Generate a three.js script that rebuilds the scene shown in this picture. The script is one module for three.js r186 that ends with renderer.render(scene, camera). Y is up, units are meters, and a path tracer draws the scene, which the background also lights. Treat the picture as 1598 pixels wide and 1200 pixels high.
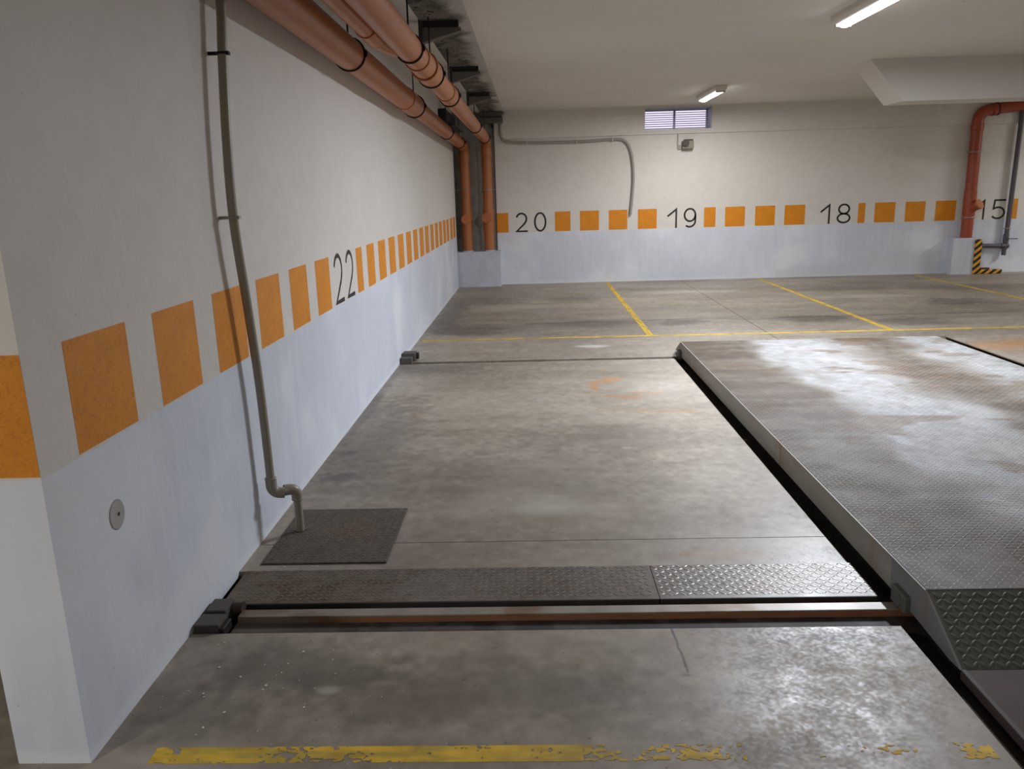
import * as THREE from 'three';
import { RoundedBoxGeometry } from 'three/addons/geometries/RoundedBoxGeometry.js';
import { mergeGeometries } from 'three/addons/utils/BufferGeometryUtils.js';
import { RectAreaLightUniformsLib } from 'three/addons/lights/RectAreaLightUniformsLib.js';

// ------------------------------------------------------------------ camera, sky, exposure
const scene = new THREE.Scene();
const camera = new THREE.PerspectiveCamera(51.589, 1598 / 1200, 0.05, 100);
camera.rotation.order = 'YXZ';
camera.position.set(1.3385, 1.6, 0);
camera.rotation.set(-0.236542, 0.032564, -0.028889);
scene.add(camera);
const renderer = new THREE.WebGLRenderer({ antialias: true });
renderer.toneMapping = THREE.LinearToneMapping;
renderer.toneMappingExposure = 3.85;
renderer.shadowMap.enabled = true;
scene.background = new THREE.Color().setRGB(0.27, 0.245, 0.325);       // hazy daylight, seen only through the louvre
RectAreaLightUniformsLib.init();
const LAMP_RADIANCE = 62, LAMP_COLOR = new THREE.Color().setRGB(0.995, 0.99, 0.975), COOL_TUBE = new THREE.Color().setRGB(0.935, 0.985, 1.085);

// ------------------------------------------------------------------ helpers
let seed = 7;
const rnd = () => { seed = (seed * 1664525 + 1013904223) >>> 0; return seed / 4294967296; };
const P = new Uint8Array(512); { const a = [...Array(256).keys()]; for (let i = 255; i > 0; i--) { const j = Math.floor(rnd() * (i + 1)); [a[i], a[j]] = [a[j], a[i]]; } for (let i = 0; i < 512; i++) P[i] = a[i & 255]; }
function vn(x, y) {
  const xi = Math.floor(x), yi = Math.floor(y); let fx = x - xi, fy = y - yi; fx = fx * fx * (3 - 2 * fx); fy = fy * fy * (3 - 2 * fy);
  const X = xi & 255, Y = yi & 255, X1 = (X + 1) & 255, Y1 = (Y + 1) & 255;
  const a = P[P[X] + Y], b = P[P[X1] + Y], c = P[P[X] + Y1], d = P[P[X1] + Y1];
  return ((a + (b - a) * fx) * (1 - fy) + (c + (d - c) * fx) * fy) / 255;
}
function fbm(x, y, o = 4) { let s = 0, a = 0.5, t = 0; for (let i = 0; i < o; i++) { s += a * vn(x, y); t += a; x = x * 2.03 + 17.1; y = y * 2.03 + 5.7; a *= 0.5; } return s / t; }
const clamp = (v, a = 0, b = 1) => Math.max(a, Math.min(b, v));
const sm = (a, b, v) => { const t = clamp((v - a) / (b - a)); return t * t * (3 - 2 * t); };
const mixc = (a, b, t) => [a[0] + (b[0] - a[0]) * t, a[1] + (b[1] - a[1]) * t, a[2] + (b[2] - a[2]) * t];
function tex(w, h, fn, srgb = true, wrap = false) {                 // fn(u, v) with u, v in 0..1 -> [r, g, b] or [r, g, b, a], 0..255
  const d = new Uint8Array(w * h * 4);
  for (let j = 0; j < h; j++) for (let i = 0; i < w; i++) {
    const c = fn((i + 0.5) / w, (j + 0.5) / h), k = (j * w + i) * 4;
    d[k] = clamp(c[0], 0, 255); d[k + 1] = clamp(c[1], 0, 255); d[k + 2] = clamp(c[2], 0, 255); d[k + 3] = c.length > 3 ? clamp(c[3], 0, 255) : 255;
  }
  const t = new THREE.DataTexture(d, w, h, THREE.RGBAFormat);
  t.magFilter = THREE.LinearFilter; t.minFilter = THREE.LinearFilter; t.needsUpdate = true;
  if (srgb) t.colorSpace = THREE.SRGBColorSpace;
  t.wrapS = t.wrapT = wrap ? THREE.RepeatWrapping : THREE.ClampToEdgeWrapping;
  return t;
}
const mat = (o) => new THREE.MeshStandardMaterial(o);
const names = new Map();
const numbered = (n) => { const k = names.get(n) || 0; names.set(n, k + 1); return k ? `${n}_${String(k).padStart(3, '0')}` : n; };
const bases = new Map();
const shadow = (o) => { o.castShadow = true; o.receiveShadow = true; return o; };
function tag(o, label, category, group) { o.userData.label = label; o.userData.category = category; if (group) o.userData.group = group; return o; }
function thing(name, label, category, base = [0, 0, 0], group) {
  const g = new THREE.Group(); g.name = numbered(name); g.position.set(...base); bases.set(g, base); scene.add(g);
  return tag(g, label, category, group);
}
function structure(name) { const g = new THREE.Group(); g.name = name; g.userData.kind = 'structure'; bases.set(g, [0, 0, 0]); scene.add(g); return g; }
function clean(g) { const q = g.index ? g.toNonIndexed() : g.clone(); for (const k of Object.keys(q.attributes)) if (!['position', 'normal', 'uv'].includes(k)) q.deleteAttribute(k); if (!q.attributes.uv) q.setAttribute('uv', new THREE.BufferAttribute(new Float32Array(q.attributes.position.count * 2), 2)); return q; }
function obj(name, geos, material, parent) {                          // geometries in world metres; merged into one mesh under parent
  geos = [].concat(geos).map(clean);
  const g = geos.length > 1 ? mergeGeometries(geos) : geos[0];
  const b = bases.get(parent) || [0, 0, 0];
  g.translate(-b[0], -b[1], -b[2]);
  const m = shadow(new THREE.Mesh(g, material)); m.name = name; bases.set(m, b); parent.add(m); return m;
}
const box = (x0, x1, y0, y1, z0, z1) => { const g = new THREE.BoxGeometry(x1 - x0, y1 - y0, z1 - z0); g.translate((x0 + x1) / 2, (y0 + y1) / 2, (z0 + z1) / 2); return g; };
const rbox = (x0, x1, y0, y1, z0, z1, r = 0.004, s = 2) => { const g = new RoundedBoxGeometry(x1 - x0, y1 - y0, z1 - z0, s, r); g.translate((x0 + x1) / 2, (y0 + y1) / 2, (z0 + z1) / 2); return g; };
const V = (a) => new THREE.Vector3(...a);
function cyl(a, b, r, seg = 16, r2 = r, open = false) {
  const A = V(a), B = V(b), d = B.clone().sub(A), g = new THREE.CylinderGeometry(r2, r, d.length(), seg, 1, open);
  g.applyQuaternion(new THREE.Quaternion().setFromUnitVectors(new THREE.Vector3(0, 1, 0), d.clone().normalize())); g.translate(...A.add(B).multiplyScalar(0.5).toArray()); return g;
}
function torus(c, dir, R, r, seg = 28) { const g = new THREE.TorusGeometry(R, r, 8, seg); g.applyQuaternion(new THREE.Quaternion().setFromUnitVectors(new THREE.Vector3(0, 0, 1), V(dir).normalize())); g.translate(...c); return g; }
function pipePath(pts, bend) {
  const c = new THREE.CurvePath(); let prev = V(pts[0]);
  for (let i = 1; i < pts.length - 1; i++) {
    const p = V(pts[i]), a = p.clone().add(V(pts[i - 1]).sub(p).setLength(bend)), b = p.clone().add(V(pts[i + 1]).sub(p).setLength(bend));
    c.add(new THREE.LineCurve3(prev, a)); c.add(new THREE.QuadraticBezierCurve3(a, p, b)); prev = b;
  }
  c.add(new THREE.LineCurve3(prev, V(pts.at(-1)))); return c;
}
const tube = (pts, r, bend = 0.1, n = 80, seg = 18) => new THREE.TubeGeometry(pts.length > 2 ? pipePath(pts, bend) : new THREE.LineCurve3(V(pts[0]), V(pts[1])), n, r, seg, false);
function uvBy(g, f) { const p = g.attributes.position, uv = new Float32Array(p.count * 2); for (let i = 0; i < p.count; i++) { const [u, v] = f(p.getX(i), p.getY(i), p.getZ(i)); uv[2 * i] = u; uv[2 * i + 1] = v; } g.setAttribute('uv', new THREE.BufferAttribute(uv, 2)); return g; }
const uvXZ = (g, [x0, x1, z0, z1]) => uvBy(g, (x, y, z) => [(x - x0) / (x1 - x0), (z - z0) / (z1 - z0)]);
const uvZY = (g, [z0, z1, y0, y1]) => uvBy(g, (x, y, z) => [(z - z0) / (z1 - z0), (y - y0) / (y1 - y0)]);
const uvXY = (g, [x0, x1, y0, y1]) => uvBy(g, (x, y) => [(x - x0) / (x1 - x0), (y - y0) / (y1 - y0)]);
function prism(pts, x0, x1) {                                        // polygon in (z, y), extruded along x
  const s = new THREE.Shape(pts.map(([z, y]) => new THREE.Vector2(-z, y))), g = new THREE.ExtrudeGeometry(s, { depth: x1 - x0, bevelEnabled: false });
  g.rotateY(Math.PI / 2); g.translate(x0, 0, 0); return g;
}
function wallSheet(x0, x1, y0, y1, holes, z0, z1) {                  // wall facing +z with rectangular holes
  const s = new THREE.Shape([[x0, y0], [x1, y0], [x1, y1], [x0, y1]].map((p) => new THREE.Vector2(...p)));
  for (const [a, b, c, d] of holes) s.holes.push(new THREE.Path([[a, c], [a, d], [b, d], [b, c]].map((p) => new THREE.Vector2(...p))));
  const g = new THREE.ExtrudeGeometry(s, { depth: z1 - z0, bevelEnabled: false }); g.translate(0, 0, z0); return g;
}

// ------------------------------------------------------------------ surfaces
const ZB = -14.319, CEIL = 2.95, HB = 0.892, HT = 1.227, HB2 = 0.915, HT2 = 1.254;
const grainTex = tex(512, 512, (u, v) => { const n = 128 + (vn(u * 256, v * 256) - 0.5) * 90 + (vn(u * 64, v * 64) - 0.5) * 60 + (vn(u * 16, v * 16) - 0.5) * 40; return [n, n, n]; }, false, true);
const grain = (r) => { const t = grainTex.clone(); t.repeat.set(r, r); t.needsUpdate = true; return t; };

const UP_PAINT = [216, 212, 206], LOW_PAINT = [214, 219, 230];
function wallColor(s, y, edge, upStain) {                           // s: metres along the wall
  const e = edge + (fbm(s * 3, 3.3, 3) - 0.5) * 0.02 + (vn(s * 22, 9) - 0.5) * 0.006;
  let c;
  if (y < e) {
    const brush = fbm(s * 26, y * 3.2, 3), blot = fbm(s * 1.7 + 8, y * 1.7, 4);
    c = mixc(LOW_PAINT, [200, 205, 217], brush * 0.75); c = mixc(c, [224, 228, 235], sm(0.5, 0.75, blot) * 0.8); c = mixc(c, [196, 200, 210], sm(0.55, 0.3, blot) * 0.35);
    if (y < 0.06) c = mixc(c, [222, 226, 232], sm(0.06, 0.02, y + (vn(s * 9, 2) - 0.5) * 0.03) * 0.7);
  } else {
    const n = fbm(s * 0.9, y * 0.9 + 4, 4), f = fbm(s * 14, y * 14, 3);
    c = mixc(UP_PAINT, [206, 200, 192], sm(0.35, 0.8, n) * 0.55); c = mixc(c, [228, 224, 218], (f - 0.5) * 0.5 + 0.2);
  }
  const k = vn(s * 31 + 3.3, y * 31); if (k > 0.9965) c = mixc(c, [140, 132, 125], 0.5);
  const q = vn(s * 55, y * 18 + 50); if (q > 0.9965) c = mixc(c, [110, 102, 98], 0.6);
  return upStain ? upStain(c, s, y) : c;
}
function wallMaterial(s0, s1, y1, w, h, edge, stain) {
  const map = tex(w, h, (u, v) => wallColor(s0 + u * (s1 - s0), v * y1, edge, stain));
  const bump = tex(512, 512, (u, v) => { const s = u * 3, y = v * 3, n = 128 + (fbm(s * 8, y * 8, 4) - 0.5) * 160 + (vn(s * 80, y * 40) - 0.5) * 40; return [n, n, n]; }, false, true);
  bump.repeat.set(Math.abs(s1 - s0) / 3, y1 / 3);
  return mat({ map, roughness: 0.62, bumpMap: bump, bumpScale: 0.0035 });
}
const plainWall = mat({ color: 0xdcd7cf, roughness: 0.8 });
const ceilMap = tex(1024, 1024, (u, v) => {
  const x = -6 + u * 24, z = -14.7 + v * 23, n = fbm(x * 0.6, z * 0.6, 5), f = fbm(x * 5, z * 5, 3);
  let c = mixc([218, 214, 208], [206, 201, 194], sm(0.35, 0.75, n) * 0.7); c = mixc(c, [224, 221, 216], f * 0.25);
  const k = vn(x * 11, z * 11); if (k > 0.985) c = mixc(c, [120, 110, 100], 0.3);
  return c;
});
const ceilMat = mat({ map: ceilMap, roughness: 0.85, bumpMap: grain(16), bumpScale: 0.004 });
const rawConcrete = mat({ roughness: 0.95, bumpMap: grain(3), bumpScale: 0.01, map: tex(256, 1024, (u, v) => {
  const x = 0.4 + u * 0.5, z = -14.4 + v * 13, n = fbm(x * 6, z * 6, 4), f = fbm(x * 30, z * 30, 3);
  let c = mixc([142, 135, 126], [100, 95, 88], sm(0.3, 0.7, n)); if (f > 0.7) c = mixc(c, [28, 26, 24], 0.8);
  const t = sm(0.66, 0.84, x + (fbm(x * 5 + 3, z * 5, 4) - 0.5) * 0.3);                    // paint overlapping the bare band
  return mixc(c, [214, 210, 204], t);
}) });
const greyPlaster = mat({ roughness: 0.9, bumpMap: grain(2), bumpScale: 0.006, map: tex(256, 512, (u, v) => { const n = fbm(u * 6, v * 20, 4), f = fbm(u * 30, v * 70, 2); return mixc([172, 167, 160], [140, 135, 128], n * 0.9 + (f - 0.5) * 0.5); }) });

// concrete floor colour at a point (x, z) of the ground
const stains = [];                                                   // [x, z, rx, rz, colour, strength]
const dk = [88, 82, 75], ru = [162, 118, 80], wh = [190, 186, 178];
for (const [x, z, rx, rz, s] of [[3.09, -9.69, 0.35, 0.28, 0.8], [4.74, -9.74, 0.5, 0.3, 0.85], [2.0, -9.76, 0.75, 0.3, 0.6], [0.45, -9.5, 0.7, 0.4, 0.6], [5.8, -9.4, 0.5, 0.3, 0.6], [7.1, -10.9, 0.5, 0.35, 0.6], [1.97, -12.2, 0.5, 0.5, 0.4], [0.6, -12.1, 0.6, 0.5, 0.3], [3.1, -13.2, 0.6, 0.3, 0.3], [0.2, -10.6, 0.22, 1.6, 0.55], [8.2, -12.4, 1.4, 0.4, 0.4], [6.2, -12.6, 0.9, 0.3, 0.4], [9.5, -10.5, 0.9, 0.5, 0.5],
  [0.5, -7.3, 0.5, 0.22, 0.45], [0.25, -5.2, 0.35, 1.1, 0.4], [0.16, -4.4, 0.16, 0.09, 0.8], [0.09, -4.85, 0.1, 0.05, 0.7], [1.3, -4.5, 0.8, 0.5, 0.22], [1.75, -5.0, 0.9, 0.35, 0.3], [0.45, -2.45, 0.35, 0.2, 0.55], [0.2, -2.25, 0.2, 0.2, 0.45], [1.2, -2.3, 0.7, 0.2, 0.35], [2.4, -2.62, 0.35, 0.05, 0.55], [1.82, -2.395, 0.028, 0.014, 1.3], [0.03, -6, 0.05, 1.7, 0.5]]) stains.push([x, z, rx, rz, dk, s]);
for (const [x, z, rx, rz, s] of [[1.985, -6.77, 0.09, 0.09, 0.9], [1.88, -6.66, 0.11, 0.06, 0.8], [1.815, -6.5, 0.045, 0.15, 0.75], [1.93, -6.17, 0.15, 0.05, 0.8], [2.08, -6.12, 0.13, 0.05, 0.9], [2.17, -6.26, 0.18, 0.045, 0.8], [2.31, -6.24, 0.06, 0.035, 0.7], [1.75, -6.25, 0.14, 0.03, 0.4], [2.12, -5.73, 0.08, 0.035, 0.6], [2.36, -5.69, 0.22, 0.035, 0.75], [1.9, -5.74, 0.2, 0.03, 0.3], [0.42, -5.7, 0.07, 0.05, 0.45], [5.95, -7.8, 0.45, 0.28, 0.6], [6.3, -8.0, 0.35, 0.25, 0.75], [2.15, -3.3, 0.25, 0.05, 0.25], [1.95, -7.05, 0.05, 0.05, 0.35]]) stains.push([x, z, rx, rz, ru, s]);
for (const [x, z, rx, rz, s] of [[1.95, -8.28, 0.18, 0.09, 0.9], [1.2, -4.0, 0.35, 0.3, 0.28], [1.45, -3.85, 0.3, 0.12, 0.35], [1.9, -4.85, 0.04, 0.03, 0.5], [2.3, -6.4, 0.3, 0.5, 0.3], [0.62, -2.33, 0.05, 0.03, 0.5], [6.2, -11.6, 0.7, 0.18, 0.5], [3.6, -12.6, 0.9, 0.25, 0.45], [1.0, -11.4, 0.7, 0.25, 0.35], [6.6, -13.9, 0.6, 0.05, 0.6], [0.3, -1.98, 0.25, 0.1, 0.3]]) stains.push([x, z, rx, rz, wh, s]);
function concrete(x, z) {
  const n = fbm(x * 0.55 + 3, z * 1.1 + 1, 5), st = fbm(x * 1.3 + 9, z * 5.5, 4), f = fbm(x * 22, z * 22, 3), m = fbm(x * 4.3, z * 4.3, 4);
  let c = mixc([156, 148, 138], [134, 127, 118], sm(0.3, 0.72, n)); c = mixc(c, [170, 163, 153], sm(0.52, 0.8, st) * 0.4); c = mixc(c, [118, 112, 103], sm(0.5, 0.25, st) * 0.3);
  c = mixc(c, [128, 119, 108], sm(0.55, 0.8, m) * 0.35); const g = (f - 0.5) * 30; c = [c[0] + g, c[1] * 0.985 + g, c[2] * 0.955 + g];
  for (const [sx, sz, rx, rz, col, s] of stains) {
    const dx = (x - sx) / rx, dz = (z - sz) / rz; if (dx * dx + dz * dz > 4) continue;
    const d = Math.sqrt(dx * dx + dz * dz) + (fbm(x * 5 + sx, z * 9 + sz, 4) - 0.5) * 1.1 + (f - 0.5) * 0.5;
    c = mixc(c, col, sm(1.25, 0.35, d) * clamp(s) * (0.7 + 0.5 * m));
  }
  const k = vn(x * 63 + 5, z * 63); if (k > 0.972) c = mixc(c, [62, 57, 53], 0.5);
  const w = vn(x * 47 + 31, z * 47 + 7); if (w > 0.982) c = mixc(c, [190, 185, 178], 0.45);
  return c;
}
function floorMaterial(r, w, h, extra) {
  const [x0, x1, z0, z1] = r, at = (u, v) => [x0 + u * (x1 - x0), z0 + v * (z1 - z0)];
  const map = tex(w, h, (u, v) => { const [x, z] = at(u, v); const c = concrete(x, z); return extra ? extra(c, x, z) : c; });
  const W2 = Math.min(1024, w), H2 = Math.min(1024, h);
  const roughnessMap = tex(W2, H2, (u, v) => { const [x, z] = at(u, v); const n = 74 + fbm(x * 2.1 + 4, z * 2.1, 5) * 100 + (fbm(x * 24, z * 24, 3) - 0.5) * 50 + (vn(x * 110, z * 110) - 0.5) * 40; return [n, n, n]; }, false);
  const bumpMap = tex(W2, H2, (u, v) => { const [x, z] = at(u, v); const n = 128 + (fbm(x * 26, z * 26, 3) - 0.5) * 110 + (vn(x * 120, z * 120) - 0.5) * 60; return [n, n, n]; }, false);
  return mat({ map, roughnessMap, roughness: 1, bumpMap, bumpScale: 0.0005 });
}
const crack = (c, d, w, s = 0.7) => mixc(c, [58, 52, 47], sm(w, w * 0.3, Math.abs(d)) * s);
const dirtyDark = mat({ roughness: 0.9, bumpMap: grain(4), bumpScale: 0.006, map: tex(256, 512, (u, v) => mixc([36, 31, 26], [60, 53, 45], fbm(u * 8, v * 40, 4))) });

// ------------------------------------------------------------------ floor: slabs around the lift bay
const PX = 2.665, PXR = 5.66;
const floor = structure('floor');
const rBay = [-0.02, PX, -7.56, -3.2], rFront = [-1.2, PX, -2.69, -1.2], rBack = [-0.3, 10.6, -14.7, -7.65];
const bayMat = floorMaterial(rBay, 1280, 2048), frontMat = floorMaterial(rFront, 2048, 832, (c, x, z) => (z < -2.41 ? crack(c, x - 1.825 - (z + 2.55) * 0.04 - (vn(z * 30, 1) - 0.5) * 0.006, 0.007) : c));
const backMat = floorMaterial(rBack, 2048, 1408, (c, x, z) => crack(c, z + 9.87 + (fbm(x * 1.5, 2, 3) - 0.5) * 0.25, 0.035, x > 1.2 && x < 8 ? 0.5 : 0));
const outerMat = floorMaterial([-6, 18, -14.7, 8.2], 1024, 1024);
const slab = (x0, x1, z0, z1, m, r, y0 = -0.3) => obj('concrete_slab', uvXZ(box(x0, x1, y0, 0, z0, z1), r), m, floor);
slab(-0.02, PX, -7.56, -3.4805, bayMat, rBay);
slab(-0.02, PX, -3.4745, -3.203, bayMat, rBay);
slab(-1.2, PX, -2.69, -1.2, frontMat, rFront);
slab(-0.3, 3.917, -14.7, -7.65, backMat, rBack);
slab(3.923, 5.3, -14.7, -7.65, backMat, rBack);
slab(5.3, PXR, -14.7, -8.41, backMat, rBack);
slab(PXR, 10.6, -14.7, -8.41, backMat, rBack);
slab(PXR, 6.15, -8.41, -7.65, backMat, rBack, -0.01);                // the ground overhangs the pit here
slab(6.15, 10.6, -8.41, -7.65, backMat, rBack);
const rO = [-6, 18, -14.7, 8.2];
slab(10.6, 18.2, -14.7, 8.2, outerMat, rO);
slab(PXR, 10.6, -1.2, 8.2, outerMat, rO);
slab(PXR, 6.15, -7.65, -1.2, outerMat, rO, -0.01);
slab(6.15, 10.6, -7.65, -1.2, outerMat, rO);
slab(-6.2, PXR, -1.2, 8.2, outerMat, rO);
slab(-6.2, -1.2, -2.69, -1.2, outerMat, rO);
slab(-6.2, -0.217, -14.7, -2.69, outerMat, rO);
obj('pit_floor', [uvXZ(box(2.5, 5.08, -0.36, -0.05, -8.5, -1.1), [2.5, 5.8, -8.5, -1.1]), uvXZ(box(5.08, 6.25, -0.36, -0.29, -8.5, -1.1), [2.5, 5.8, -8.5, -1.1]), uvXZ(box(-0.2, 2.7, -0.36, -0.062, -3.3, -2.6), [2.5, 5.8, -8.5, -1.1]), uvXZ(box(-0.2, 2.7, -0.36, -0.055, -7.7, -7.5), [2.5, 5.8, -8.5, -1.1])], dirtyDark, floor);
// painted bay lines
const yellowPaint = (c, w) => mat({ color: c, roughness: 0.7, map: w, alphaTest: 0.5 });
function worn(len, wid, keep, s) {                                   // paint film with chipped holes
  return tex(1024, 64, (u, v) => {
    const x = u * len, y = v * wid, n = fbm(x * 9 + s, y * 22 + s, 5) * 0.55 + fbm(x * 70, y * 90, 2) * 0.45, e = Math.min(v, 1 - v) * wid;
    const k = keep(x) + Math.min(0, e - 0.006) * 12, g = (fbm(x * 20, y * 20, 3) - 0.5) * 40;
    const q = sm(0.45, 0.7, fbm(x * 6 + 2, y * 30, 4)) * 0.5; return [212 + g - q * 70, 174 + g - q * 45, 52 + g * 0.6 + q * 20, n < k ? 255 : 0];
  });
}
function line(x0, x1, z0, z1, map, along) {
  const g = box(x0, x1, -0.0002, 0.0009, z0, z1); uvBy(g, (x, y, z) => (along === 'x' ? [(x - x0) / (x1 - x0), (z - z0) / (z1 - z0)] : [(z - z0) / (z1 - z0), (x - x0) / (x1 - x0)]));
  return obj('painted_line', g, yellowPaint(0xffffff, map), floor);
}
line(0.17, 2.63, -2.05, -1.98, worn(2.46, 0.07, (x) => (x < 0.08 ? 0.55 : x < 1.28 ? 0.72 - sm(0.3, 0.45, x) * sm(0.75, 0.6, x) * 0.1 : x < 1.75 ? 0.47 : 0.3 + (x > 2.36 ? 0.16 : 0)), 1.3), 'x');
line(0.05, 10.4, -8.86, -8.79, worn(10, 0.07, (x) => 0.62 + 0.2 * (vn(x * 1.3, 3) - 0.5), 5.1), 'x');
line(2.585, 2.655, -14.25, -8.86, worn(5.4, 0.07, () => 0.85, 7.7), 'z');
line(5.25, 5.32, -14.25, -8.86, worn(5.4, 0.07, (x) => (x > 2.1 && x < 2.5 ? 0.6 : 0.82), 2.2), 'z');
line(7.95, 8.02, -14.1, -8.86, worn(5.4, 0.07, () => 0.7, 3.2), 'z');

// ------------------------------------------------------------------ walls
const orange = mat({ roughness: 0.6, map: tex(256, 256, (u, v) => { const n = fbm(u * 5, v * 5, 4), f = fbm(u * 40, v * 40, 2); let c = mixc([228, 146, 14], [212, 130, 9], n); c = mixc(c, [196, 114, 8], sm(0.66, 0.72, f) * 0.5); return c; }), bumpMap: grain(1), bumpScale: 0.002 });
const black = mat({ color: 0x161517, roughness: 0.6 });
const wallLeft = structure('wall_left');
const leftEnd = -13.95;
const wm1 = wallMaterial(-5.6, -1.98, CEIL, 2048, 1536, HB - 0.006), wm2 = wallMaterial(-14, -5.6, CEIL, 2048, 1024, HB - 0.006);
obj('plaster_section', uvBy(box(-0.217, 0, -0.02, CEIL + 0.05, -5.6, -1.985), (x, y, z) => [(z + x + 5.6) / 3.62, y / CEIL]), wm1, wallLeft);
obj('plaster_section', uvZY(box(-0.217, 0, -0.02, CEIL + 0.05, leftEnd, -5.6), [-14, -5.6, 0, CEIL]), wm2, wallLeft);
const flat01 = (g, a) => g;
for (const [a, b] of [[2.175, 2.531], [2.719, 3.067], [3.25, 3.6], [3.787, 4.14], [4.32, 4.656], [4.845, 5.18], [5.992, 6.2], [6.39, 6.682], [6.873, 7.197], [7.378, 7.71], [7.9, 8.232], [8.418, 8.752], [8.917, 9.243], [9.415, 9.752], [9.902, 10.245], [10.425, 10.756], [10.921, 11.267], [11.412, 11.765], [11.928, 12.277], [12.405, 12.72], [12.945, 13.3], [13.43, 13.745]])
  obj('painted_square', uvZY(box(-0.001, 0.0008, HB, HT, -b, -a), [-b, -a, HB, HT]), orange, wallLeft);
obj('painted_square', uvXY(box(-0.2165, -0.0005, HB, HT, -1.986, -1.9842), [-0.35, 0, HB, HT]), orange, wallLeft);
{ // round filler patch with a plugged hole
  const d = new THREE.CylinderGeometry(0.043, 0.047, 0.0025, 28); d.scale(1, 1, 1); d.rotateZ(-Math.PI / 2); d.scale(1, 1.05, 1); d.translate(0.0015, 0.645, -2.318);
  const p = obj('filler_patch', d, mat({ color: 0xcbc9c6, roughness: 0.8, bumpMap: grain(1), bumpScale: 0.004 }), wallLeft);
  obj('plug_hole', cyl([0.002, 0.645, -2.324], [0.0042, 0.645, -2.324], 0.006, 12), black, p);
}
// strokes of the painted bay numbers, in a 0.21 x 0.335 cell
const arc = (cx, cy, rx, ry, a0, a1, n = 18) => Array.from({ length: n + 1 }, (_, i) => { const t = (a0 + (a1 - a0) * i / n) * Math.PI / 180; return [cx + rx * Math.cos(t), cy + ry * Math.sin(t)]; });
const DIG = {
  0: [arc(0.105, 0.1675, 0.092, 0.152, 90, 450, 40)],
  1: [[[0.0, 0.2], [0.135, 0.318], [0.135, 0.0]]],
  2: [[...arc(0.098, 0.228, 0.088, 0.092, 165, -25, 20), [0.15, 0.145], [0.012, 0.015], [0.205, 0.015]]],
  5: [[[0.205, 0.32], [0.045, 0.32], [0.032, 0.178], ...arc(0.1, 0.108, 0.095, 0.093, 125, -145, 22)]],
  8: [arc(0.105, 0.242, 0.078, 0.078, 90, 450, 32), arc(0.105, 0.09, 0.092, 0.075, 90, 450, 32)],
  9: [arc(0.103, 0.215, 0.09, 0.105, 90, 450, 32), [[0.193, 0.215], [0.193, 0.16], ...arc(0.098, 0.112, 0.095, 0.097, 5, -130, 18)]],
};
function ribbon(path, w) {
  const pos = [], n = path.length, off = [];
  for (let i = 0; i < n; i++) {
    const a = path[Math.max(0, i - 1)], b = path[i], c = path[Math.min(n - 1, i + 1)];
    let d1 = [b[0] - a[0], b[1] - a[1]], d2 = [c[0] - b[0], c[1] - b[1]]; const l1 = Math.hypot(...d1), l2 = Math.hypot(...d2);
    if (l1 < 1e-6) d1 = d2.map((v) => v / l2); else d1 = d1.map((v) => v / l1);
    if (l2 < 1e-6) d2 = d1; else d2 = d2.map((v) => v / l2);
    const nx = -(d1[1] + d2[1]), ny = d1[0] + d2[0], l = Math.hypot(nx, ny) || 1, k = Math.min(2.2, 1 / Math.max(0.3, (nx / l) * -d1[1] + (ny / l) * d1[0]));
    off.push([nx / l * w / 2 * k, ny / l * w / 2 * k]);
  }
  for (let i = 0; i < n - 1; i++) {
    const q = [[path[i][0] + off[i][0], path[i][1] + off[i][1]], [path[i][0] - off[i][0], path[i][1] - off[i][1]], [path[i + 1][0] - off[i + 1][0], path[i + 1][1] - off[i + 1][1]], [path[i + 1][0] + off[i + 1][0], path[i + 1][1] + off[i + 1][1]]];
    for (const k of [0, 1, 2, 0, 2, 3]) pos.push(q[k][0], q[k][1], 0);
  }
  const g = new THREE.BufferGeometry(); g.setAttribute('position', new THREE.Float32BufferAttribute(pos, 3)); g.computeVertexNormals(); return g;
}
function digit(ch, wid, h) { const g = mergeGeometries(DIG[ch].map((p) => ribbon(p.map(([x, y]) => [x * wid / 0.21, y * h / 0.335]), 0.031)).map(clean)); return g; }
const paintBlack = mat({ color: 0x1b191a, roughness: 0.55, side: THREE.DoubleSide });
for (const [ch, z0, z1] of [['2', 5.30, 5.545], ['2', 5.645, 5.885]]) { const g = digit(ch, z1 - z0, HT - HB + 0.005); g.rotateY(Math.PI / 2); g.translate(0.0012, HB + 0.002, -z0); obj('painted_digit', g, paintBlack, wallLeft); }

const VENT = [3.27, 4.40, 2.575, 2.925];
const wallBack = structure('wall_back');
const bm1 = wallMaterial(0.69, 10.6, CEIL, 2048, 640, HB2 - 0.004, (c, s, y) => (y < 0.9 && s > 5.6 && s < 8.5 && y < 0.28 + (s - 7) * 0.12 + (fbm(s * 3, y * 4, 3) - 0.5) * 0.25 ? mixc(c, [200, 203, 210], 0.4) : c));
obj('plaster_section', uvXY(wallSheet(0.69, 10.6, -0.02, CEIL + 0.05, [VENT], ZB - 0.34, ZB), [0.69, 10.6, 0, CEIL]), bm1, wallBack);
obj('plaster_section', box(10.6, 18.2, -0.02, CEIL + 0.05, ZB - 0.34, ZB), plainWall, wallBack);
obj('beam_face', uvXY(wallSheet(0.69, 10.6, 2.5, CEIL + 0.05, [VENT], ZB - 0.02, ZB + 0.03), [0.69, 10.6, 0, CEIL]), bm1, structure('trim_4'));
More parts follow.
